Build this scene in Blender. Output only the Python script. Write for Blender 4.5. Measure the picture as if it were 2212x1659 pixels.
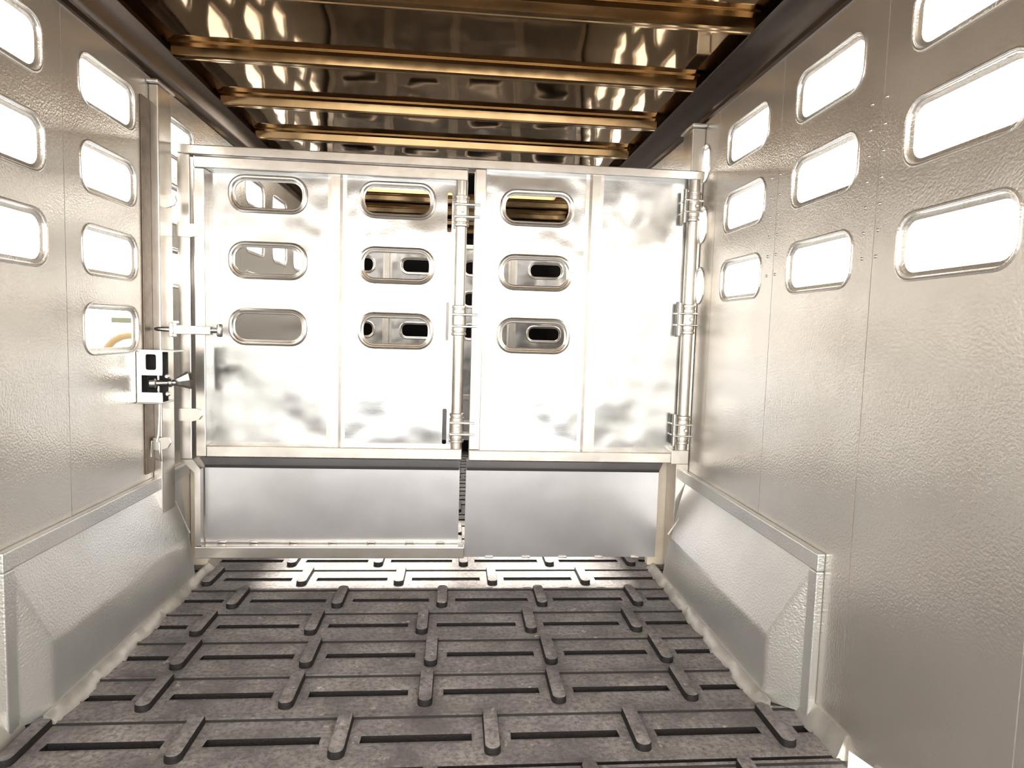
import bpy, bmesh, math, random
from mathutils import Vector, Matrix
from mathutils.geometry import delaunay_2d_cdt

random.seed(7)
for o in list(bpy.data.objects):
    bpy.data.objects.remove(o)
S = bpy.context.scene
C = bpy.context.collection
H = 1.07                                   # camera height above the trailer floor

# ------------------------------------------------------------------ camera
cam_d = bpy.data.cameras.new('camera')
cam_d.sensor_width = 36.0
cam_d.sensor_fit = 'HORIZONTAL'
cam_d.lens = 1400.0 / 2212.0 * 36.0
cam_d.clip_start = 0.02
cam = bpy.data.objects.new('camera', cam_d)
C.objects.link(cam)
right = Vector((0.99596635, -0.08463464, 0.02979951))
down = Vector((0.02296003, -0.08066555, -0.99647675))
fwd = Vector((0.08674025, 0.9931415, -0.07839696))
cam.matrix_world = Matrix((
    (right.x, -down.x, -fwd.x, 0), (right.y, -down.y, -fwd.y, 0), (right.z, -down.z, -fwd.z, H), (0, 0, 0, 1)))
S.camera = cam

# ------------------------------------------------------------------ sky, sun, exposure
SKY = 5.0
SUN = 13.0
w = bpy.data.worlds.new('World')
S.world = w
w.use_nodes = True
bg = w.node_tree.nodes['Background']
bg.inputs['Color'].default_value = (1.0, 0.925, 0.82, 1)
bg.inputs['Strength'].default_value = SKY
sd = bpy.data.lights.new('sun', 'SUN')
sd.energy = SUN
sd.angle = math.radians(4.0)
sd.color = (1.0, 0.93, 0.80)
sun = bpy.data.objects.new('sun', sd)
C.objects.link(sun)
sun.rotation_euler = (math.radians(-35.6), 0, 0)     # from beyond the nose of the trailer, 54 degrees high
sun.location = (0, 8, 12)
S.view_settings.view_transform = 'Standard'
S.view_settings.look = 'None'
S.view_settings.exposure = 0.42
S.view_settings.gamma = 1.0
S.view_settings.use_curve_mapping = False
S.cycles.max_bounces = 14
S.cycles.diffuse_bounces = 6
S.cycles.glossy_bounces = 10
S.cycles.sample_clamp_indirect = 12.0


# ------------------------------------------------------------------ materials
def nd(nt, kind, **kw):
    n = nt.nodes.new(kind)
    for k, v in kw.items():
        setattr(n, k, v)
    return n


def material(name, base=(0.8, 0.8, 0.8), metal=1.0, rough=0.3, bump=None, mottled=0.0, mscale=6.0,
             tint=None, rough_var=0.0, spec=0.5, stretch=(1, 1, 1)):
    """bump: list of (scale, strength, distance); mottled: value variation of the base colour."""
    m = bpy.data.materials.new(name)
    m.use_nodes = True
    nt = m.node_tree
    b = nt.nodes['Principled BSDF']
    b.inputs['Metallic'].default_value = metal
    b.inputs['Roughness'].default_value = rough
    b.inputs['Specular IOR Level'].default_value = spec
    b.inputs['Base Color'].default_value = (*base, 1)
    tc = nd(nt, 'ShaderNodeTexCoord')
    mp = nd(nt, 'ShaderNodeMapping')
    mp.inputs['Scale'].default_value = stretch
    nt.links.new(tc.outputs['Object'], mp.inputs['Vector'])
    if mottled or rough_var:
        n = nd(nt, 'ShaderNodeTexNoise')
        n.inputs['Scale'].default_value = mscale
        n.inputs['Detail'].default_value = 5
        nt.links.new(mp.outputs['Vector'], n.inputs['Vector'])
        if mottled:
            mx = nd(nt, 'ShaderNodeMix', data_type='RGBA')
            t = tint or tuple(c * (1 - mottled) for c in base)
            mx.inputs[6].default_value = (*base, 1)
            mx.inputs[7].default_value = (*t, 1)
            r = nd(nt, 'ShaderNodeMapRange')
            r.inputs['From Min'].default_value = 0.38
            r.inputs['From Max'].default_value = 0.68
            nt.links.new(n.outputs['Fac'], r.inputs['Value'])
            nt.links.new(r.outputs['Result'], mx.inputs[0])
            nt.links.new(mx.outputs[2], b.inputs['Base Color'])
        if rough_var:
            r2 = nd(nt, 'ShaderNodeMapRange')
            r2.inputs['From Min'].default_value = 0.3
            r2.inputs['From Max'].default_value = 0.7
            r2.inputs['To Min'].default_value = max(0.02, rough - rough_var)
            r2.inputs['To Max'].default_value = rough + rough_var
            nt.links.new(n.outputs['Fac'], r2.inputs['Value'])
            nt.links.new(r2.outputs['Result'], b.inputs['Roughness'])
    prev = None
    for sc, st, di in (bump or []):
        n = nd(nt, 'ShaderNodeTexNoise')
        n.inputs['Scale'].default_value = sc
        n.inputs['Detail'].default_value = 2
        nt.links.new(mp.outputs['Vector'], n.inputs['Vector'])
        bp = nd(nt, 'ShaderNodeBump')
        bp.inputs['Strength'].default_value = st
        bp.inputs['Distance'].default_value = di
        nt.links.new(n.outputs['Fac'], bp.inputs['Height'])
        if prev:
            nt.links.new(prev.outputs['Normal'], bp.inputs['Normal'])
        prev = bp
    if prev:
        nt.links.new(prev.outputs['Normal'], b.inputs['Normal'])
    return m


M = {}
M['wall'] = material('mill_aluminium_wall', (0.70, 0.68, 0.645), 0.78, 0.27, [(2.2, 0.30, 0.02), (150, 0.32, 0.003)],
                     0.16, 3.0, (0.64, 0.61, 0.57), 0.0)
M['sheet'] = material('dented_aluminium_sheet', (0.43, 0.435, 0.44), 0.96, 0.20, [(3.0, 0.60, 0.04), (140, 0.05, 0.002)],
                      0.06, 5.0, None, 0.05)
M['kick'] = material('lower_aluminium_sheet', (0.54, 0.545, 0.58), 0.88, 0.32, [(2.2, 0.25, 0.02), (160, 0.05, 0.002)], 0.08, 7)
M['tube'] = material('welded_aluminium_tube', (0.66, 0.64, 0.615), 0.92, 0.27, [(30, 0.08, 0.003)], 0.10, 14, (0.57, 0.545, 0.51))
M['bright'] = material('bright_aluminium', (0.78, 0.77, 0.74), 0.95, 0.2, [(40, 0.08, 0.002)])
M['steel'] = material('zinc_steel', (0.50, 0.50, 0.49), 1.0, 0.25, [(50, 0.1, 0.002)], 0.2, 30)
M['well'] = material('wheel_cover_aluminium', (0.69, 0.70, 0.70), 0.70, 0.32, [(3, 0.2, 0.015), (150, 0.40, 0.0035)], 0.10, 5)
M['roof'] = material('bronze_roof_sheet', (0.33, 0.215, 0.105), 1.0, 0.055, [(1.8, 0.36, 0.022)], 0.2, 2.0)
M['bow'] = material('bronze_roof_bow', (0.29, 0.19, 0.095), 1.0, 0.12, [(6, 0.12, 0.01)], 0.2, 6)
M['cove'] = material('dark_cove_rail', (0.13, 0.105, 0.09), 0.9, 0.25, [(9, 0.06, 0.01)])
M['caulk'] = material('pale_sealant', (0.46, 0.445, 0.42), 0.45, 0.38, [(22, 0.2, 0.006)], 0.2, 18)
M['ground'] = material('pale_concrete', (0.40, 0.435, 0.485), 0.0, 0.9, [(12, 0.2, 0.01)], 0.15, 2)
M['strip'] = material('brown_reflection', (0.20, 0.155, 0.12), 0.5, 0.35, [(40, 0.2, 0.003)], 0.3, 25)  # brown of a dark reflection, put into the colour
M['lit_cream'] = material('sunlit_cream_tone', (0.80, 0.73, 0.62), 0.0, 0.4, [(60, 0.1, 0.002)], 0.1, 20)  # pale tone puts the light on the far wall strips into the colour
M['dark'] = material('plain_black', (0.02, 0.02, 0.02), 0.0, 0.6)  # plain black; in the latch housing and nose it stands in for shade
M['tan'] = material('tan_paint', (0.12, 0.075, 0.02), 0.0, 0.5)
M['olive'] = material('olive_paint', (0.055, 0.06, 0.03), 0.0, 0.5)
M['outer'] = material('outer_skin', (0.7, 0.7, 0.7), 0.6, 0.4)


def rubber_material():
    m = material('black_rubber', (0.052, 0.049, 0.050), 0.0, 0.55, None, spec=0.35)
    nt = m.node_tree
    b = nt.nodes['Principled BSDF']
    g = nd(nt, 'ShaderNodeNewGeometry')

    def noise(sc, det, lo, hi):
        n = nd(nt, 'ShaderNodeTexNoise')
        n.inputs['Scale'].default_value = sc
        n.inputs['Detail'].default_value = det
        n.inputs['Roughness'].default_value = 0.65
        nt.links.new(g.outputs['Position'], n.inputs['Vector'])
        r = nd(nt, 'ShaderNodeMapRange')
        r.inputs['From Min'].default_value = lo
        r.inputs['From Max'].default_value = hi
        nt.links.new(n.outputs['Fac'], r.inputs['Value'])
        return r.outputs['Result'], n.outputs['Fac']

    def mix(fac, a, c):
        mx = nd(nt, 'ShaderNodeMix', data_type='RGBA')
        nt.links.new(fac, mx.inputs[0])
        if isinstance(a, tuple): mx.inputs[6].default_value = (*a, 1)
        else: nt.links.new(a, mx.inputs[6])
        mx.inputs[7].default_value = (*c, 1)
        return mx.outputs[2]

    dust, _ = noise(5, 8, 0.36, 0.64)
    grit, _ = noise(70, 4, 0.42, 0.70)
    fleck, _ = noise(22, 5, 0.625, 0.70)
    col = mix(dust, (0.150, 0.138, 0.146), (0.36, 0.34, 0.345))
    col = mix(grit, col, (0.105, 0.097, 0.102))
    col = mix(fleck, col, (0.50, 0.47, 0.44))
    # shade put into the colour: flanks and slot bottoms go black, level tops keep dust
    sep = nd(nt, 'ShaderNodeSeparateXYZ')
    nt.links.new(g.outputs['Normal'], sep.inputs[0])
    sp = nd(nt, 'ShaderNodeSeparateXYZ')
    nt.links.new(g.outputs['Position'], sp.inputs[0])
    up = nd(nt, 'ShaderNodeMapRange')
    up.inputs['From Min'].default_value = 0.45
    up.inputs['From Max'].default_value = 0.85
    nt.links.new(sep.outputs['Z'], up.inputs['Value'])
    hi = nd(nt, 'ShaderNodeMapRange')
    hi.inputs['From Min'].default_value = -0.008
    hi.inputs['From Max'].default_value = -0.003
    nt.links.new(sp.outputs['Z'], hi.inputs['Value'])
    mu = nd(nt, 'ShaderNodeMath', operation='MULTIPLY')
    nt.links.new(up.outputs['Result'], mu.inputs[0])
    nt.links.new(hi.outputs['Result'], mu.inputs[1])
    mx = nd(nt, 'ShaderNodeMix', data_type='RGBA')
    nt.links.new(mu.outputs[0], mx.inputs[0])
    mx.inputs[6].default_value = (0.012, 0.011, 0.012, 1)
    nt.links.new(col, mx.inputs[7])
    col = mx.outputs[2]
    nt.links.new(col, b.inputs['Base Color'])
    _, f = noise(110, 5, 0, 1)
    bp = nd(nt, 'ShaderNodeBump')
    bp.inputs['Strength'].default_value = 0.6
    bp.inputs['Distance'].default_value = 0.006
    nt.links.new(f, bp.inputs['Height'])
    nt.links.new(bp.outputs['Normal'], b.inputs['Normal'])
    return m


M['rubber'] = rubber_material()


# ------------------------------------------------------------------ builders (all z given relative to the camera height)
WORLD = {}


def setprops(o, label=None, cat=None, group=None, kind=None):
    if label: o['label'] = label
    if cat: o['category'] = cat
    if group: o['group'] = group
    if kind: o['kind'] = kind
    return o


def place(o, origin, parent):
    WORLD[o] = Vector(origin)
    if parent:
        o.parent = parent
        o.location = WORLD[o] - WORLD[parent]
    else:
        o.location = WORLD[o]


def obj(name, bm, mat, parent=None, origin=None, smooth=None, kind=None):
    bmesh.ops.recalc_face_normals(bm, faces=bm.faces[:])
    xs = [v.co for v in bm.verts]
    lo = Vector((min(v.x for v in xs), min(v.y for v in xs), min(v.z for v in xs)))
    hi = Vector((max(v.x for v in xs), max(v.y for v in xs), max(v.z for v in xs)))
    if origin is None:
        origin = Vector(((lo.x + hi.x) / 2, (lo.y + hi.y) / 2, lo.z))
    origin = Vector(origin)
    for v in bm.verts:
        v.co -= origin
    me = bpy.data.meshes.new(name)
    bm.to_mesh(me)
    bm.free()
    if smooth:
        me.shade_smooth()
        me.set_sharp_from_angle(angle=math.radians(smooth))
    me.materials.append(M[mat])
    o = bpy.data.objects.new(name, me)
    C.objects.link(o)
    place(o, origin + Vector((0, 0, H)), parent)
    if kind: o['kind'] = kind
    return o


def empty(name, loc, parent=None, **kw):
    o = bpy.data.objects.new(name, None)
    o.empty_display_size = 0.1
    C.objects.link(o)
    place(o, Vector(loc) + Vector((0, 0, H)), parent)
    return setprops(o, **kw)


def box(bm, lo, hi, bev=0.0, seg=2):
    vs = [bm.verts.new((x, y, z)) for x in (lo[0], hi[0]) for y in (lo[1], hi[1]) for z in (lo[2], hi[2])]
    fs = [bm.faces.new([vs[i] for i in q]) for q in
          ((0, 1, 3, 2), (4, 6, 7, 5), (0, 4, 5, 1), (2, 3, 7, 6), (0, 2, 6, 4), (1, 5, 7, 3))]
    if bev:
        es = set(e for f in fs for e in f.edges)
        bmesh.ops.bevel(bm, geom=list(es), offset=bev, segments=seg, profile=0.5, affect='EDGES')
    return bm


def nbox(lo, hi, bev=0.0, seg=2):
    return box(bmesh.new(), lo, hi, bev, seg)


def cyl(bm, p0, p1, r0, r1=None, n=20, cap=True):
    """lathe between two points"""
    return lathe(bm, p0, p1, [(0, r0), (1, r0 if r1 is None else r1)], n, cap)


def lathe(bm, p0, p1, prof, n=20, cap=True):
    p0, p1 = Vector(p0), Vector(p1)
    d = p1 - p0
    L = d.length
    d.normalize()
    a = d.orthogonal().normalized()
    b = d.cross(a)
    rings = []
    for t, r in prof:
        c = p0 + d * (t * L)
        rings.append([bm.verts.new(c + a * (r * math.cos(2 * math.pi * i / n)) + b * (r * math.sin(2 * math.pi * i / n)))
                      for i in range(n)])
    for A, B in zip(rings, rings[1:]):
        for i in range(n):
            bm.faces.new((A[i], A[(i + 1) % n], B[(i + 1) % n], B[i]))
    if cap:
        bm.faces.new(rings[0][::-1])
        bm.faces.new(rings[-1])
    return bm


def tube_path(bm, pts, r, n=10):
    pts = [Vector(p) for p in pts]
    rings = []
    up = Vector((0.3, 0.9, 0.1)).normalized()
    for i, p in enumerate(pts):
        t = (pts[min(i + 1, len(pts) - 1)] - pts[max(i - 1, 0)]).normalized()
        a = (up - t * up.dot(t)).normalized()
        b = t.cross(a)
        rings.append([bm.verts.new(p + a * (r * math.cos(2 * math.pi * k / n)) + b * (r * math.sin(2 * math.pi * k / n)))
                      for k in range(n)])
    for A, B in zip(rings, rings[1:]):
        for k in range(n):
            bm.faces.new((A[k], A[(k + 1) % n], B[(k + 1) % n], B[k]))
    bm.faces.new(rings[0][::-1])
    bm.faces.new(rings[-1])
    return bm


def rrect(cu, cv, wu, wv, r, n=6):
    """rounded rectangle outline, counter-clockwise, in (u, v)"""
    out = []
    for k, (su, sv) in enumerate(((1, 1), (-1, 1), (-1, -1), (1, -1))):
        ou, ov = cu + su * (wu / 2 - r), cv + sv * (wv / 2 - r)
        for i in range(n + 1):
            a = math.pi / 2 * (k + i / n)
            out.append((ou + r * math.cos(a), ov + r * math.sin(a)))
    return out


def inside(p, poly):
    c = False
    for (x0, y0), (x1, y1) in zip(poly, poly[1:] + poly[:1]):
        if (y0 > p[1]) != (y1 > p[1]) and p[0] < (x1 - x0) * (p[1] - y0) / (y1 - y0) + x0:
            c = not c
    return c


def plate(bm, outline, holes, to3, thick):
    """flat plate with holes; to3(u, v, d) maps to 3-D, d runs from 0 (front) to thick (back)"""
    pts, edges, n0 = [], [], 0
    for lp in [outline] + holes:
        n = len(lp)
        pts += [Vector(p) for p in lp]
        edges += [(n0 + i, n0 + (i + 1) % n) for i in range(n)]
        n0 += n
    co, ed, fc, ov, oe, of = delaunay_2d_cdt(pts, edges, [], 0, 1e-6)
    tris = []
    for f in fc:
        c = sum((co[i] for i in f), Vector((0, 0))) / len(f)
        if inside(c, outline) and not any(inside(c, h) for h in holes):
            tris.append(f)
    F = [bm.verts.new(to3(p.x, p.y, 0.0)) for p in co]
    B = [bm.verts.new(to3(p.x, p.y, thick)) for p in co]
    cnt = {}
    for f in tris:
        bm.faces.new([F[i] for i in f])
        bm.faces.new([B[i] for i in reversed(f)])
        for i in range(len(f)):
            e = (f[i], f[(i + 1) % len(f)])
            k = tuple(sorted(e))
            cnt.setdefault(k, []).append(e)
    for k, v in cnt.items():
        if len(v) == 1:
            i, j = v[0]
            bm.faces.new((F[j], F[i], B[i], B[j]))
    for v in [v for v in bm.verts if not v.link_faces]:
        bm.verts.remove(v)
    return bm


def ring(bm, cu, cv, wu, wv, r, prof, to3, n=6):
    """rim round an opening: prof = [(outward offset, depth)], swept round the rounded rectangle"""
    loops = []
    for off, d in prof:
        loops.append([bm.verts.new(to3(u, v, d)) for u, v in rrect(cu, cv, wu + 2 * off, wv + 2 * off, r + off, n)])
    for A, B in zip(loops, loops[1:]):
        k = len(A)
        for i in range(k):
            bm.faces.new((A[i], A[(i + 1) % k], B[(i + 1) % k], B[i]))
    return bm


def extrude_profile(bm, prof, axis, a, b, closed=True, steps=1, wob=None):
    """prof = list of 2-D points; axis 'Y': (x, z) swept in Y; axis 'X': (y, z) swept in X"""
    rings = []
    for s in range(steps + 1):
        t = a + (b - a) * s / steps
        rg = []
        for i, (p, q) in enumerate(prof):
            dp, dq = wob(i, t) if wob else (0, 0)
            rg.append(bm.verts.new((p + dp, t, q + dq) if axis == 'Y' else (t, p + dp, q + dq)))
        rings.append(rg)
    k = len(prof)
    rng = range(k) if closed else range(k - 1)
    for A, B in zip(rings, rings[1:]):
        for i in rng:
            bm.faces.new((A[i], A[(i + 1) % k], B[(i + 1) % k], B[i]))
    if closed:
        bm.faces.new(rings[0][::-1])
        bm.faces.new(rings[-1])
    return bm


# ------------------------------------------------------------------ the setting
XL, XR = -1.13, 1.03                   # inner faces of the side walls
ZF, ZC = -1.07, 1.04                   # floor, ceiling
Y0, YG2, Y1 = -0.5, 5.6, 7.4           # open rear end, second gate, nose

gm = nbox((-40, -40, -1.75), (40, 60, -1.60))
obj('ground', gm, 'ground', kind='structure')

fl = obj('floor', nbox((-1.19, Y0, -1.16), (1.09, Y1, -1.092)), 'outer', kind='structure')

# rubber floor planks running across the trailer, each with slots and moulded ribs
PITCH = 0.222
ROWS = {-1: [-0.43, -0.04, 0.35, 0.745, -0.83], 0: [-0.67, -0.278, 0.116, 0.511, 0.905, -1.06],
        1: [-0.843, -0.457, -0.067, 0.323, 0.722], 2: [-0.845, -0.452, -0.06, 0.333, 0.720],
        3: [-0.873, -0.487, -0.10, 0.292, 0.680], 4: [-0.826, -0.435, -0.034, 0.361, 0.748],
        5: [-0.62, -0.22, 0.176, 0.578, -1.0], 6: [-0.714, -0.331, 0.055, 0.454, 0.84]}


def plank_mesh(y, ribs):
    bm = bmesh.new()
    x0, x1 = -1.105, 1.005
    xs = [x0]
    spans = []
    rr = sorted(ribs)
    edges = [rr[0] - 0.395] + rr + [rr[-1] + 0.395]
    for a, b in zip(edges, edges[1:]):
        s, e = max(x0 + 0.004, a + 0.052), min(x1 - 0.004, b - 0.052)
        if e - s > 0.04:
            spans.append((s, e))
            xs += [s, e]
    xs.append(x1)
    xs = sorted(xs)
    n = len(xs) - 1
    jit = random.uniform(-0.002, 0.002)
    prof = [(0.003, -0.010), (0.004, -0.002), (0.007, 0.0005), (0.093, 0.0), (0.095, 0.0028), (0.101, -0.032),
            (0.126, -0.032), (0.131, -0.001), (0.134, 0.0), (0.203, 0.0), (0.206, 0.006), (0.217, 0.006), (0.219, -0.002), (0.2195, -0.010)]
    for i in range(n):
        slot = any(abs(s - xs[i]) < 1e-6 for s, e in spans)
        pts = []
        for (yy, zz) in prof:
            if not slot and 0.0925 < yy < 0.132:
                zz = 0.0
            pts.append((y + yy + jit, ZF + zz))
        A = [bm.verts.new((xs[i], p, q)) for p, q in pts]
        B = [bm.verts.new((xs[i + 1], p, q)) for p, q in pts]
        for k in range(len(pts) - 1):
            bm.faces.new((A[k], B[k], B[k + 1], A[k + 1]))
        if slot:
            for R in (A, B):
                bm.faces.new((R[4], R[5], R[6], R[7]))
        for R, on in ((A, i == 0), (B, i == n - 1)):
            if on:
                bm.faces.new([R[0], R[1], R[2], R[3], R[8], R[9], R[10], R[11], R[12], R[13]])
    return bm


def rib_mesh():
    bm = bmesh.new()
    L, wd, hgt = 0.182, 0.020, 0.020
    rings = []
    for k, (s, z) in enumerate(((1.08, -0.001), (1.04, 0.014), (0.95, hgt - 0.001), (0.82, hgt))):
        wr = wd * s
        rings.append([bm.verts.new((u, v, z)) for u, v in rrect(0, 0, 2 * wr, L + 2 * (wr - wd), wr * 0.93, 4)])
    for A, B in zip(rings, rings[1:]):
        m = len(A)
        for i in range(m):
            bm.faces.new((A[i], A[(i + 1) % m], B[(i + 1) % m], B[i]))
    bm.faces.new(rings[-1])
    return bm


rib_proto = None
for r in range(-12, 18):
    y = 1.523 + PITCH * r - (0.012 if r < 0 else 0)
    if y + PITCH > YG2 + 0.5:
        break
    ribs = ROWS.get(r)
    if ribs is None:
        off = random.choice([0.0, 0.19, 0.08, 0.3])
        ribs = [-0.95 + off + 0.395 * i for i in range(5) if -0.95 + off + 0.395 * i < 0.92]
    pk = obj('floor_plank', plank_mesh(y, ribs), 'rubber', fl, origin=(0, y, ZF), smooth=40)
    for x in ribs:
        oy = y + 0.128
        if rib_proto is None:
            rib_proto = obj('tread_rib', rib_mesh(), 'rubber', pk, origin=(0, 0, 0), smooth=28)
            rb = rib_proto
        else:
            rb = rib_proto.copy()
            C.objects.link(rb)
        place(rb, Vector((x, oy, ZF + H)), pk)
obj('nose_floor_sheet', nbox((-1.105, YG2 + 0.3, -1.092), (1.005, Y1, -1.075)), 'rubber', fl)

# side walls: vertical panels with rows of rounded openings
HOLE_W, HOLE_H, HOLE_R = 0.304, 0.118, 0.034
ROW_R = [0.737, 0.482, 0.225]
ROW_L = [0.727, 0.469, 0.219]
PIT_R, PIT_L = 0.515, 0.5075
CEN_R = [2.330 + PIT_R * k for k in range(-6, 7)]
CEN_L = [2.252 + PIT_L * k for k in range(-6, 7)]
wr = empty('wall_right', (XR, 2.2, ZF), kind='structure')
wl = empty('wall_left', (XL, 2.2, ZF), kind='structure')
TW = 0.014
WIN_CUT = 0.026                        # the plate is cut wider than the opening; the pressed rim fills the step


def toR(u, v, d): return (XR + d, u, v)
def toL(u, v, d): return (XL - d, u, v)


win_n = [0]
RIM = [(0.022, 0.0005), (0.021, -0.0025), (0.018, -0.0035), (0.0145, -0.002), (0.0125, 0.004), (0.010, 0.007), (0.002, 0.009), (0.0, 0.010), (0.0, 0.015), (0.012, 0.015)]


def wall_side(root, centres, pit, rows, to3, side):
    for ci, c in enumerate(centres):
        a, b = c - pit / 2 + 0.0012, c + pit / 2 - 0.0012
        if a > YG2 + 0.1:
            continue
        a = max(a, Y0)
        zs = list(rows)
        if side == 'L' and abs(c - 2.252) < 0.01:
            zs.append(-0.026)
        out = [(a, -1.10), (b, -1.10), (b, 0.93), (a, 0.93)]
        if side == 'R' and a < 1.507 < b:                       # torn lower corner lets daylight in at the floor
            out = [(a, -1.10), (1.400, -1.10), (1.400, -1.022), (1.507, -1.046), (1.507, -1.10), (b, -1.10), (b, 0.93), (a, 0.93)]
        hw, hh = HOLE_W, HOLE_H
        holes = [rrect(c, z, hw + WIN_CUT, hh + WIN_CUT + (0.006 if z < 0 else 0), HOLE_R + WIN_CUT / 2) for z in zs if c - hw / 2 - 0.03 > a]
        pn = obj('wall_panel', plate(bmesh.new(), out, holes, to3, TW), 'wall', root)
        for z in zs:
            if c - hw / 2 - 0.03 <= a:
                continue
            win_n[0] += 1
            obj('window_%d' % win_n[0], ring(bmesh.new(), c, z, hw, hh + (0.006 if z < 0 else 0), HOLE_R, RIM, to3), 'wall',
                kind='structure', smooth=35)
    last = max(c for c in centres if c - pit / 2 + 0.0012 <= YG2 + 0.1) + pit / 2
    obj('nose_panel', plate(bmesh.new(), [(last, -1.10), (Y1, -1.10), (Y1, 0.93), (last, 0.93)], [], to3, TW), 'wall', root)


wall_side(wr, CEN_R, PIT_R, ROW_R, toR, 'R')
wall_side(wl, CEN_L, PIT_L, ROW_L, toL, 'L')

# rivets down the seams of the right wall
bm = bmesh.new()
for ys in (1.5725 + 0.515 * k for k in range(-1, 2)):
    for dy in (-0.028, 0.028):
        z = 0.60
        while z > 0.20:
            if abs(dy) > 0:
                lathe(bm, (XR, ys + dy, z), (XR - 0.0035, ys + dy, z), [(0, 0.0045), (0.6, 0.004), (1, 0.002)], 8)
            z -= 0.064
obj('rivet_rows', bm, 'bright', wr, kind='stuff', smooth=60)

# posts of the walls beside the gate
def post(name, x0, x1, ya, yb, za, zb):
    bm = nbox((x0, ya, za), (x1, yb, zb), 0.004)
    return obj(name, bm, 'tube', None, kind='structure')


pl = post('trim_3', XL + 0.0005, -1.096, 2.52, 2.63, -0.80, 0.858)
pr = post('trim_4', 0.972, XR - 0.0005, 2.735, 2.85, -1.05, 0.885)
obj('post_cap', nbox((XL + 0.0005, 2.50, 0.8585), (-1.088, 2.65, 0.872), 0.004), 'tube', pl)
obj('post_cap', nbox((0.965, 2.715, 0.8855), (XR - 0.0005, 2.87, 0.90), 0.004), 'tube', pr)
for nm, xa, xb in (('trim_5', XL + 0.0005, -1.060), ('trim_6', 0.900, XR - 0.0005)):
    obj(nm, nbox((xa, 2.8555, -1.05), (xb, 2.895, -0.56), 0.004), 'lit_cream', kind='structure')  # added posts standing in for sunlit strips of wall past the gate
obj('reflection_strip', nbox((XL + 0.0005, 2.455, -0.56), (XL + 0.006, 2.5195, 0.80), 0.002), 'strip', pl)  # dark reflection beside the post, put in as a brown strip
# hooked tabs on the left post
for (zz, yy) in ((0.452, 2.575), (-0.452, 2.50)):
    bm = bmesh.new()
    extrude_profile(bm, [(-1.118, zz - 0.022), (-1.094, zz - 0.024), (-1.066, zz - 0.014), (-1.056, zz + 0.004), (-1.062, zz + 0.024),
                         (-1.070, zz + 0.026), (-1.094, zz + 0.022), (-1.118, zz + 0.022)], 'Y', yy - 0.006, yy + 0.006)
    obj('stop_tab', bm, 'tube', pl)

# ceiling with an added, unseen opening that lets sun onto the floor, roof bows, cove rails
HX0, HX1, HY0, HY1 = -0.76, 0.73, 4.15, 5.10
HB0, HB1 = 0.045, 0.120                # strip added to hide the roof opening from the gate's centre gap
ce = empty('ceiling', (0, 2.5, ZC), kind='structure')
cp = [(-1.12, Y0, HY0), (-1.12, HY1, Y1)]
for k, (ya, yb) in enumerate(((Y0, HY0), (HY1, Y1))):
    obj('roof_sheet', nbox((-1.13, ya, ZC), (1.03, yb, ZC + 0.025)), 'roof', ce)
obj('roof_sheet', nbox((-1.13, HY0, ZC), (HX0, HY1, ZC + 0.025)), 'roof', ce)
obj('roof_sheet', nbox((HX1, HY0, ZC), (1.03, HY1, ZC + 0.025)), 'roof', ce)
obj('opening_cover', nbox((HB0, HY0, ZC), (HB1, HY1, ZC + 0.025)), 'roof', ce)
k = 0
y = 2.128 - 0.517 * 5
while y < Y1 - 0.2:
    if not (HY0 - 0.08 < y < HY1 + 0.08):
        bm = bmesh.new()
        ct = ZC - 0.0005
        prof = [(y - 0.060, ct), (y - 0.060, ct - 0.004), (y - 0.026, ct - 0.005), (y - 0.020, 1.004), (y - 0.014, 0.999), (y - 0.004, 0.999), (y - 0.001, 1.004),
                (y + 0.003, 1.004), (y + 0.006, 0.999), (y + 0.016, 0.999), (y + 0.021, 1.004), (y + 0.026, ct - 0.005), (y + 0.060, ct - 0.004), (y + 0.060, ct)]
        extrude_profile(bm, prof, 'X', -1.092, 0.936)
        obj('roof_bow', bm, 'bow', ce)
    y += 0.517

lp = [(XL - 0.02, 0.870), (XL + 0.001, 0.886), (-1.122, 0.888), (-1.122, 0.905), (-1.116, 0.912), (-1.112, 0.935), (-1.103, 0.962), (-1.094, 0.985), (-1.086, 0.998),
      (-1.084, 1.003), (-1.088, 1.006), (-1.103, 1.038), (-1.118, 1.05), (XL - 0.04, 1.05)]
obj('trim_1', extrude_profile(bmesh.new(), lp, 'Y', Y0, Y1), 'cove', kind='structure', smooth=35)
rp = [(XR + 0.02, 0.897), (XR - 0.001, 0.911), (1.018, 0.914), (1.018, 0.930), (1.010, 0.936), (0.998, 0.957), (0.974, 0.978), (0.952, 0.990), (0.940, 0.996),
      (0.937, 1.001), (0.940, 1.005), (0.968, 1.038), (0.985, 1.05), (XR + 0.04, 1.05)]
obj('trim_2', extrude_profile(bmesh.new(), rp, 'Y', Y0, Y1), 'cove', kind='structure', smooth=35)

# nose bulkhead, its black standing in for the darkness of the nose
obj('wall_front', nbox((-1.17, Y1, -1.1), (1.07, Y1 + 0.03, 1.06)), 'dark', kind='structure')

# sloping kick strip with smeared sealant along the floor edges
def wobble(sgn):
    def f(i, t):
        if i < 2:
            return 0, 0
        a = 0.0030 * math.sin(t * 31) + 0.0022 * math.sin(t * 73 + 1) + 0.0012 * math.sin(t * 151 + 2)
        return sgn * a, 0
    return f


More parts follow.
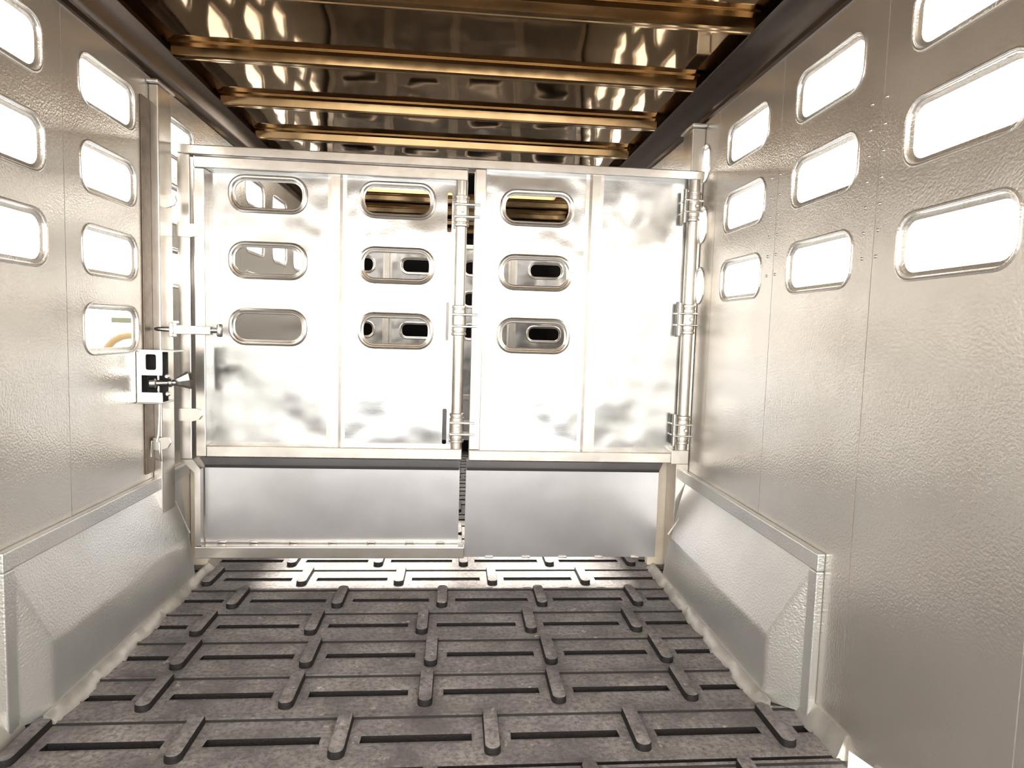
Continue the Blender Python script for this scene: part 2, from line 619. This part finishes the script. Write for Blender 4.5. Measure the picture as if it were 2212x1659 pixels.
for nm, s, xa in (('baseboard_left', 1, XL), ('baseboard_right', -1, XR)):
    bm = bmesh.new()
    for (ya, yb, xo, zo) in ((Y0, 1.40 if s < 0 else 1.72, 0.0, -1.010), (1.515 if s < 0 else 1.72, 1.72, 0.0, -1.010), (1.73, 2.86, 0.10, -1.040), (2.86, YG2, 0.0, -0.93)):
        if yb - ya < 0.05:
            continue
        x = xa + s * xo * (0.7 if s > 0 else 1.0)
        reach = 0.026
        if zo == -0.93:
            reach = 0.085
        prof = [(x - s * 0.002, zo), (x + s * 0.006, zo), (x + s * reach, ZF + 0.009), (x + s * (reach + 0.007), ZF - 0.004), (x - s * 0.002, ZF - 0.01)]
        wb = wobble(s)
        extrude_profile(bm, prof, 'Y', ya, yb, True, max(4, int((yb - ya) / 0.02)), lambda i, t: wb(i, t) if i in (2, 3) else (0, 0))
    obj(nm, bm, 'caulk', kind='structure', smooth=50)


# ------------------------------------------------------------------ wheel covers
def wheel_cover(s, xw, label):
    xi = xw + s * 0.010
    xr = xw + s * (0.070 if s > 0 else 0.100)
    ya, yb = 1.666, 2.80
    root = empty('wheel_cover', (xw, 2.2, ZF), label=label, cat='wheel cover')
    bm = bmesh.new()
    P = lambda x, y, z: bm.verts.new((x, y, z))
    A, B = P(xi, 1.70, -0.630), P(xi, 2.735, -0.630)
    R1, R2 = P(xr, 1.775, -0.865), P(xr, 2.655, -0.862)
    D1, D2 = P(xr, 1.775, -1.062), P(xr, 2.735, -1.062)
    E1, F2 = P(xi, 1.70, -1.062), P(xi, 2.83, -1.062)
    for q in ((A, B, R2, R1), (R1, R2, D2, D1), (A, R1, D1, E1), (B, F2, D2, R2)):
        bm.faces.new(q)
    es = [e for e in bm.edges if set(e.verts) in ({R1, R2}, {R1, D1}, {A, R1}, {R2, D2})]
    bmesh.ops.bevel(bm, geom=es, offset=0.012, segments=3, profile=0.5, affect='EDGES')
    obj('cover_sheet', bm, 'well', root, smooth=25)
    x0, x1 = sorted((xw + s * 0.0005, xw + s * 0.024))
    obj('top_trim', nbox((x0, ya, -0.634), (x1, yb, -0.583), 0.004), 'well', root)
    obj('end_trim', nbox((x0, ya, -1.062), (x1, ya + 0.042, -0.6345), 0.004), 'well', root)
    # weld bead down the far corner
    bm = bmesh.new()
    tube_path(bm, [(xi + s * 0.004, 2.62, -0.66), (xi + s * 0.02, 2.645, -0.72), (xr + s * 0.002, 2.665, -0.845)], 0.005)
    obj('weld_bead', bm, 'bright', root, smooth=60)
    return root


wheel_cover(1, XL, 'folded grey aluminium wheel cover at the foot of the wall with the latch')
wheel_cover(-1, XR, 'folded grey aluminium wheel cover at the foot of the wall by the gate hinges')


# ------------------------------------------------------------------ the gate
GY = 2.67
toG = lambda yy: (lambda u, v, d: (u, yy + d, v))
G_HOLE = (0.264, 0.103, 0.042)
G_RIM = [(0.024, 0.0), (0.022, -0.006), (0.016, -0.009), (0.010, -0.007), (0.005, 0.004), (0.0, 0.006), (0.0, 0.014), (0.010, 0.016)]


def sheet_with_holes(name, x0, x1, z0, z1, cols, rows, yy, parent, slots=()):
    holes = [rrect(c, z, G_HOLE[0] + 0.012, G_HOLE[1] + 0.012, G_HOLE[2] + 0.006) for c in cols for z in rows]
    holes += [rrect(a, b, wu, wv, 0.006, 3) for a, b, wu, wv in slots]
    out = [(x0, z0), (x1, z0), (x1, z1), (x0, z1)]
    return obj(name, plate(bmesh.new(), out, holes, toG(yy), 0.004), 'sheet', parent)


def hole_rims(parent, cols, rows, yy):
    for c in cols:
        for z in rows:
            obj('hole_rim', ring(bmesh.new(), c, z, G_HOLE[0], G_HOLE[1], G_HOLE[2], G_RIM, toG(yy)), 'tube', parent, smooth=35)


def hat_rib(parent, xa, xb, z0, z1, yy, name='stiffener'):
    bm = bmesh.new()
    prof = [(xa - 0.016, yy - 0.001), (xa, yy - 0.002), (xa + 0.005, yy - 0.038), (xb - 0.005, yy - 0.038), (xb, yy - 0.002), (xb + 0.016, yy - 0.001)]
    A = [bm.verts.new((x, y, z0)) for x, y in prof]
    B = [bm.verts.new((x, y, z1)) for x, y in prof]
    for i in range(len(prof) - 1):
        bm.faces.new((A[i], A[i + 1], B[i + 1], B[i]))
    bm.faces.new(A)
    bm.faces.new(B[::-1])
    return obj(name, bm, 'tube', parent)


def hinge(parent, x, z, strap_to, yc):
    """sleeve round the tube with two ring collars and two flat straps to the fixed post"""
    bm = bmesh.new()
    lathe(bm, (x, yc, z - 0.062), (x, yc, z + 0.062),
          [(0, 0.0265), (0.02, 0.031), (0.09, 0.031), (0.11, 0.0275), (0.14, 0.0275), (0.16, 0.030), (0.84, 0.030), (0.86, 0.0275),
           (0.89, 0.0275), (0.91, 0.031), (0.98, 0.031), (1, 0.0265)], 24)
    lathe(bm, (x + 0.004, yc - 0.029, z), (x + 0.004, yc - 0.036, z), [(0, 0.008), (1, 0.006)], 10)
    sl = obj('hinge', bm, 'tube', parent, smooth=40)
    return sl


def straps(parent, x, z, x_to, yc):
    a, b = sorted((x - 0.028 if x_to > x else x + 0.028, x_to))
    for dz in (-0.024, 0.024):
        bm = nbox((a, yc - 0.036, z + dz - 0.005), (b, yc + 0.02, z + dz + 0.005), 0.003)
        obj('hinge_strap', bm, 'bright', parent)


ROWG = [0.523, 0.261, -0.006]
gate = empty('partition_gate', (0, GY, -0.95), label='tall aluminium partition gate closing off the trailer behind the black rubber floor', cat='gate')
FD = 0.064
SH = 0.050                              # the sheets sit this far behind the front of the frame
Q = 1.0187                              # their measures, taken on the front plane, carried back to the sheet
# outer frame
obj('top_rail', nbox((-1.095, GY, 0.656), (1.010, GY + FD, 0.692), 0.004), 'tube', gate)
obj('latch_stile', nbox((-1.095, GY, -0.545), (-1.047, GY + FD, 0.6555), 0.004), 'tube', gate)
bm = bmesh.new()
extrude_profile(bm, [(-1.095, -0.5455), (-1.047, -0.5455), (-1.018, -0.585), (-1.018, -0.9015), (-1.040, -0.9015), (-1.040, -0.60)], 'Y', GY + 0.004, GY + FD)
obj('lower_stile', bm, 'tube', gate)
obj('bottom_rail', nbox((-1.040, GY - 0.004, -0.952), (0.052, GY + FD, -0.903), 0.004), 'tube', gate)
obj('middle_stile', nbox((0.060, GY, -0.49), (0.106, GY + FD, 0.6555), 0.004), 'tube', gate)
sheet_with_holes('upper_sheet', 0.104, 0.962, -0.493, 0.658, [0.322], [0.518, 0.253, -0.010], GY + SH, gate,
                 slots=[(0.938, 0.548, 0.016, 0.15), (0.938, 0.079, 0.016, 0.15), (0.938, -0.393, 0.016, 0.13)])
hole_rims(gate, [0.322], [0.518, 0.253, -0.010], GY + SH)
hat_rib(gate, 0.538, 0.582, -0.490, 0.656, GY + SH)
obj('lower_rail', nbox((0.060, GY - 0.006, -0.535), (0.925, GY + FD, -0.4905), 0.004), 'tube', gate)
obj('corner_block', nbox((0.925, GY - 0.002, -0.540), (1.002, GY + FD, -0.478), 0.003), 'tube', gate)
bm = bmesh.new()
P = [(GY - 0.004, -0.5355), (GY + 0.046, -0.584), (GY + 0.046, -0.962), (GY + 0.050, -0.962), (GY + 0.050, -0.5355)]
extrude_profile(bm, P, 'X', 0.053, 0.890)
obj('kick_sheet', bm, 'kick', gate)
obj('black_strip', nbox((0.056, GY + 0.034, -0.584), (0.888, GY + 0.0455, -0.536), 0.002), 'dark', gate)  # black strip below the lower rail
# weld beads along the lower edge
for x in (0.16, 0.32, 0.48, 0.64, 0.80):
    obj('weld_bead', nbox((x - 0.018, GY + 0.040, -0.967), (x + 0.018, GY + 0.056, -0.957), 0.003), 'bright', gate, smooth=60)
# hinge tube by the right wall
obj('hinge_tube', cyl(bmesh.new(), (0.977, GY + 0.028, -0.478), (0.977, GY + 0.028, 0.656), 0.0245, None, 24), 'tube', gate, smooth=40)
for z in (0.548, 0.079, -0.393):
    hg = hinge(gate, 0.977, z, 1.02, GY + 0.028)
    for dz in (-0.024, 0.024):
        obj('hinge_strap', nbox((0.930, GY - 0.008, z + dz - 0.004), (1.010, GY + 0.05, z + dz + 0.004), 0.003), 'bright', hg)
    obj('hinge_pin', cyl(bmesh.new(), (0.936, GY + 0.012, z - 0.068), (0.936, GY + 0.012, z + 0.068), 0.009, None, 12), 'steel', hg, smooth=40)
# walk-through door in the gate
bm = nbox((-1.033, GY - 0.002, 0.605), (0.032, GY + FD - 0.004, 0.649), 0.004)
box(bm, (-1.033, GY - 0.002, -0.533), (-0.992, GY + FD - 0.004, 0.6045), 0.004)
box(bm, (-0.9915, GY - 0.004, -0.533), (0.032, GY + FD - 0.004, -0.487), 0.004)
door = obj('door', bm, 'tube', gate)
COLS = [-0.764, -0.252]
sheet_with_holes('door_sheet', -0.994, 0.004, -0.489, 0.607, COLS, ROWG, GY + SH - 0.002, door,
                 slots=[(-0.040, 0.485, 0.018, 0.16), (-0.040, 0.04, 0.012, 0.16), (-0.043, -0.40, 0.018, 0.15)])
hole_rims(door, COLS, ROWG, GY + SH - 0.002)
hat_rib(door, -0.513, -0.470, -0.487, 0.605, GY + SH - 0.002)
bm = bmesh.new()
P = [(GY - 0.004, -0.5335), (GY + 0.046, -0.584), (GY + 0.046, -0.898), (GY + 0.050, -0.898), (GY + 0.050, -0.5335)]
extrude_profile(bm, P, 'X', -1.014, 0.026)
obj('kick_sheet', bm, 'kick', door)
obj('black_strip', nbox((-1.012, GY + 0.034, -0.584), (0.022, GY + 0.0455, -0.534), 0.002), 'dark', door)  # black strip below the bottom bar of the door frame
for x in (-0.95, -0.82, -0.66, -0.50, -0.34, -0.18, -0.05):
    obj('weld_bead', nbox((x - 0.018, GY + 0.040, -0.901), (x + 0.018, GY + 0.056, -0.892), 0.003), 'bright', door, smooth=60)
obj('hinge_tube', cyl(bmesh.new(), (0.008, GY + 0.022, -0.487), (0.008, GY + 0.022, 0.605), 0.0235, None, 24), 'tube', door, smooth=40)
for z in (0.485, 0.045, -0.400):
    hinge(door, 0.008, z, 0.07, GY + 0.022)
    straps(door, 0.008, z, 0.085, GY + 0.022)
# stop tabs of the latch stile
for zz in (0.361, -0.362):
    bm = bmesh.new()
    extrude_profile(bm, [(-1.092, zz - 0.024), (-1.040, zz - 0.026), (-1.016, zz - 0.020), (-1.006, zz - 0.004), (-1.008, zz + 0.016), (-1.020, zz + 0.025), (-1.092, zz + 0.024)],
                    'Y', GY - 0.014, GY - 0.0005)
    obj('stop_tab', bm, 'tube', gate)
# slide bolt across the gap to the left post
SY = 2.505
K = SY / 2.67
bm = nbox((-1.040, SY - 0.014, -0.0405), (-0.908, SY + 0.014, -0.0085), 0.003)
box(bm, (-1.0395, SY + 0.0142, -0.036), (-0.985, GY - 0.0005, -0.013), 0.002)
sb = obj('slide_bolt', bm, 'bright', gate)
obj('bolt_rod', lathe(bmesh.new(), (-1.112, SY, -0.024), (-0.876, SY, -0.024), [(0, 0.004), (0.03, 0.007), (0.10, 0.0085), (0.28, 0.0095), (1, 0.0095)], 14), 'steel', sb, smooth=40)
obj('bolt_handle', lathe(bmesh.new(), (-0.878, SY - 0.004, -0.047), (-0.878, SY - 0.004, 0.0005), [(0, 0.007), (0.1, 0.0105), (0.9, 0.0105), (1, 0.007)], 14), 'steel', sb, smooth=40)
bm = nbox((-1.055, SY - 0.018, -0.052), (-1.041, SY + 0.022, 0.002), 0.004)
box(bm, (-1.0405, SY - 0.02, -0.002), (-1.018, SY - 0.012, 0.008), 0.002)
obj('guide_plate', bm, 'bright', sb)

# second gate deeper in the trailer
Y2 = YG2
g2 = empty('inner_gate', (0, Y2, -0.95), label='farther aluminium partition gate, seen through the openings of the near gate', cat='gate')
obj('top_rail', nbox((-1.095, Y2, 0.70), (1.010, Y2 + FD, 0.74), 0.004), 'tube', g2)
obj('latch_stile', nbox((-1.095, Y2, -0.545), (-1.047, Y2 + FD, 0.6995), 0.004), 'tube', g2)
obj('hinge_stile', nbox((0.962, Y2, -0.545), (1.008, Y2 + FD, 0.6995), 0.004), 'tube', g2)
obj('lower_rail', nbox((-1.095, Y2 - 0.004, -0.590), (1.008, Y2 + FD, -0.5455), 0.004), 'tube', g2)
C2, R2_ = [-0.85, -0.335, 0.19, 0.755], [0.543, 0.275, -0.004]
sheet_with_holes('upper_sheet', -1.05, 0.965, -0.546, 0.702, C2, R2_, Y2 + 0.02, g2)
hole_rims(g2, C2, R2_, Y2 + 0.02)
for x in (-0.595, -0.075, 0.47):
    hat_rib(g2, x - 0.022, x + 0.022, -0.544, 0.70, Y2 + 0.02)
obj('kick_sheet', nbox((-1.01, Y2 + 0.02, -0.945), (0.876, Y2 + 0.026, -0.59)), 'kick', g2)

# ------------------------------------------------------------------ slam latch on the left wall
LY = 2.40
sl = empty('slam_latch', (-1.09, LY, -0.29), label='white metal slam latch box with roller bolt on the left wall beside the gate', cat='latch')
tl = toG(LY)
bm = bmesh.new()
plate(bm, [(-1.128, -0.288), (-1.042, -0.288), (-1.042, -0.250), (-1.126 + 0.014, -0.250), (-1.112, -0.188), (-1.042, -0.188), (-1.042, -0.098), (-1.128, -0.098)],
      [rrect(-1.0795, -0.141, 0.036, 0.056, 0.007, 4)], tl, 0.005)
obj('face_plate', bm, 'bright', sl)
bm = nbox((-1.128, LY + 0.0055, -0.104), (-1.002, LY + 0.10, -0.098))
box(bm, (-1.128, LY - 0.012, -0.290), (-1.042, LY + 0.10, -0.284), 0.002)
box(bm, (-1.128, LY + 0.0055, -0.2835), (-1.122, LY + 0.10, -0.1045))
obj('housing', bm, 'steel', sl)
obj('housing_shade', nbox((-1.1215, LY + 0.060, -0.2835), (-1.048, LY + 0.066, -0.1045)), 'dark', sl)  # black plate standing in for the shaded inside of the housing
obj('spring_rod', cyl(bmesh.new(), (-1.072, LY + 0.04, -0.2835), (-1.072, LY + 0.04, -0.1045), 0.005, None, 10), 'bright', sl, smooth=50)
rl = obj('roller_bolt', lathe(bmesh.new(), (-1.098, LY + 0.025, -0.219), (-1.018, LY + 0.055, -0.217),
         [(0, 0.012), (0.02, 0.020), (0.22, 0.021), (0.28, 0.012), (0.70, 0.011), (0.74, 0.016), (0.84, 0.016), (0.88, 0.012), (1, 0.012)], 18), 'steel', sl, smooth=40)
bm = bmesh.new()
lathe(bm, (-1.022, LY + 0.06, -0.216), (-0.972, LY + 0.085, -0.207), [(0, 0.013), (0.3, 0.020), (0.8, 0.034), (1, 0.030)], 8)
obj('striker_cup', bm, 'steel', rl)
for x, z in ((-1.030, -0.192), (-1.028, -0.255)):
    obj('bolt_head', lathe(bmesh.new(), (x, LY + 0.02, z), (x, LY + 0.008, z), [(0, 0.009), (0.8, 0.009), (1, 0.006)], 6), 'steel', sl)
bm = bmesh.new()
tube_path(bm, [(-1.056, LY + 0.01, -0.2845), (-1.054, LY + 0.005, -0.33), (-1.056, LY, -0.40), (-1.060, LY - 0.004, -0.425)], 0.0045)
pr_ = obj('pull_rod', bm, 'bright', sl, smooth=60)
bm = bmesh.new()
tube_path(bm, [(-1.080, LY - 0.004, -0.480), (-1.076, LY - 0.004, -0.424), (-1.052, LY - 0.004, -0.424), (-1.048, LY - 0.004, -0.496), (-1.072, LY - 0.004, -0.484)], 0.0045)
obj('pull_loop', bm, 'bright', pr_, smooth=60)

# ------------------------------------------------------------------ things outside, glimpsed through the low window
GZ = -1.60
bm = bmesh.new()
pts = [(-4.46, 8.6, GZ), (-4.44, 8.6, -0.42), (-4.38, 8.6, -0.32), (-4.31, 8.6, -0.245), (-4.22, 8.6, -0.195), (-4.12, 8.6, -0.175), (-3.6, 8.6, -0.172)]
tube_path(bm, pts, 0.045, 10)
setprops(obj('bent_pipe_rail', bm, 'tan', smooth=60), 'tan bent pipe rail outdoors, seen through the low window above the latch', 'rail')
bm = nbox((-4.62, 9.15, -0.02), (-3.6, 9.25, 0.05), 0.01)
box(bm, (-4.30, 9.16, GZ), (-4.22, 9.24, -0.0205), 0.005)
setprops(obj('low_barrier', bm, 'olive'), 'olive horizontal barrier rail outdoors, seen through the low window above the latch', 'barrier')
bm = bmesh.new()
extrude_profile(bm, [(-5.45, 0.13), (-5.45, -0.20), (-5.38, -0.20), (-5.36, GZ), (-5.32, GZ), (-5.32, -0.15), (-5.18, 0.13)], 'Y', 8.9, 8.95)
setprops(obj('marker_board', bm, 'tan'), 'small tapered tan marker board on a stake outdoors, seen through the low window', 'board')
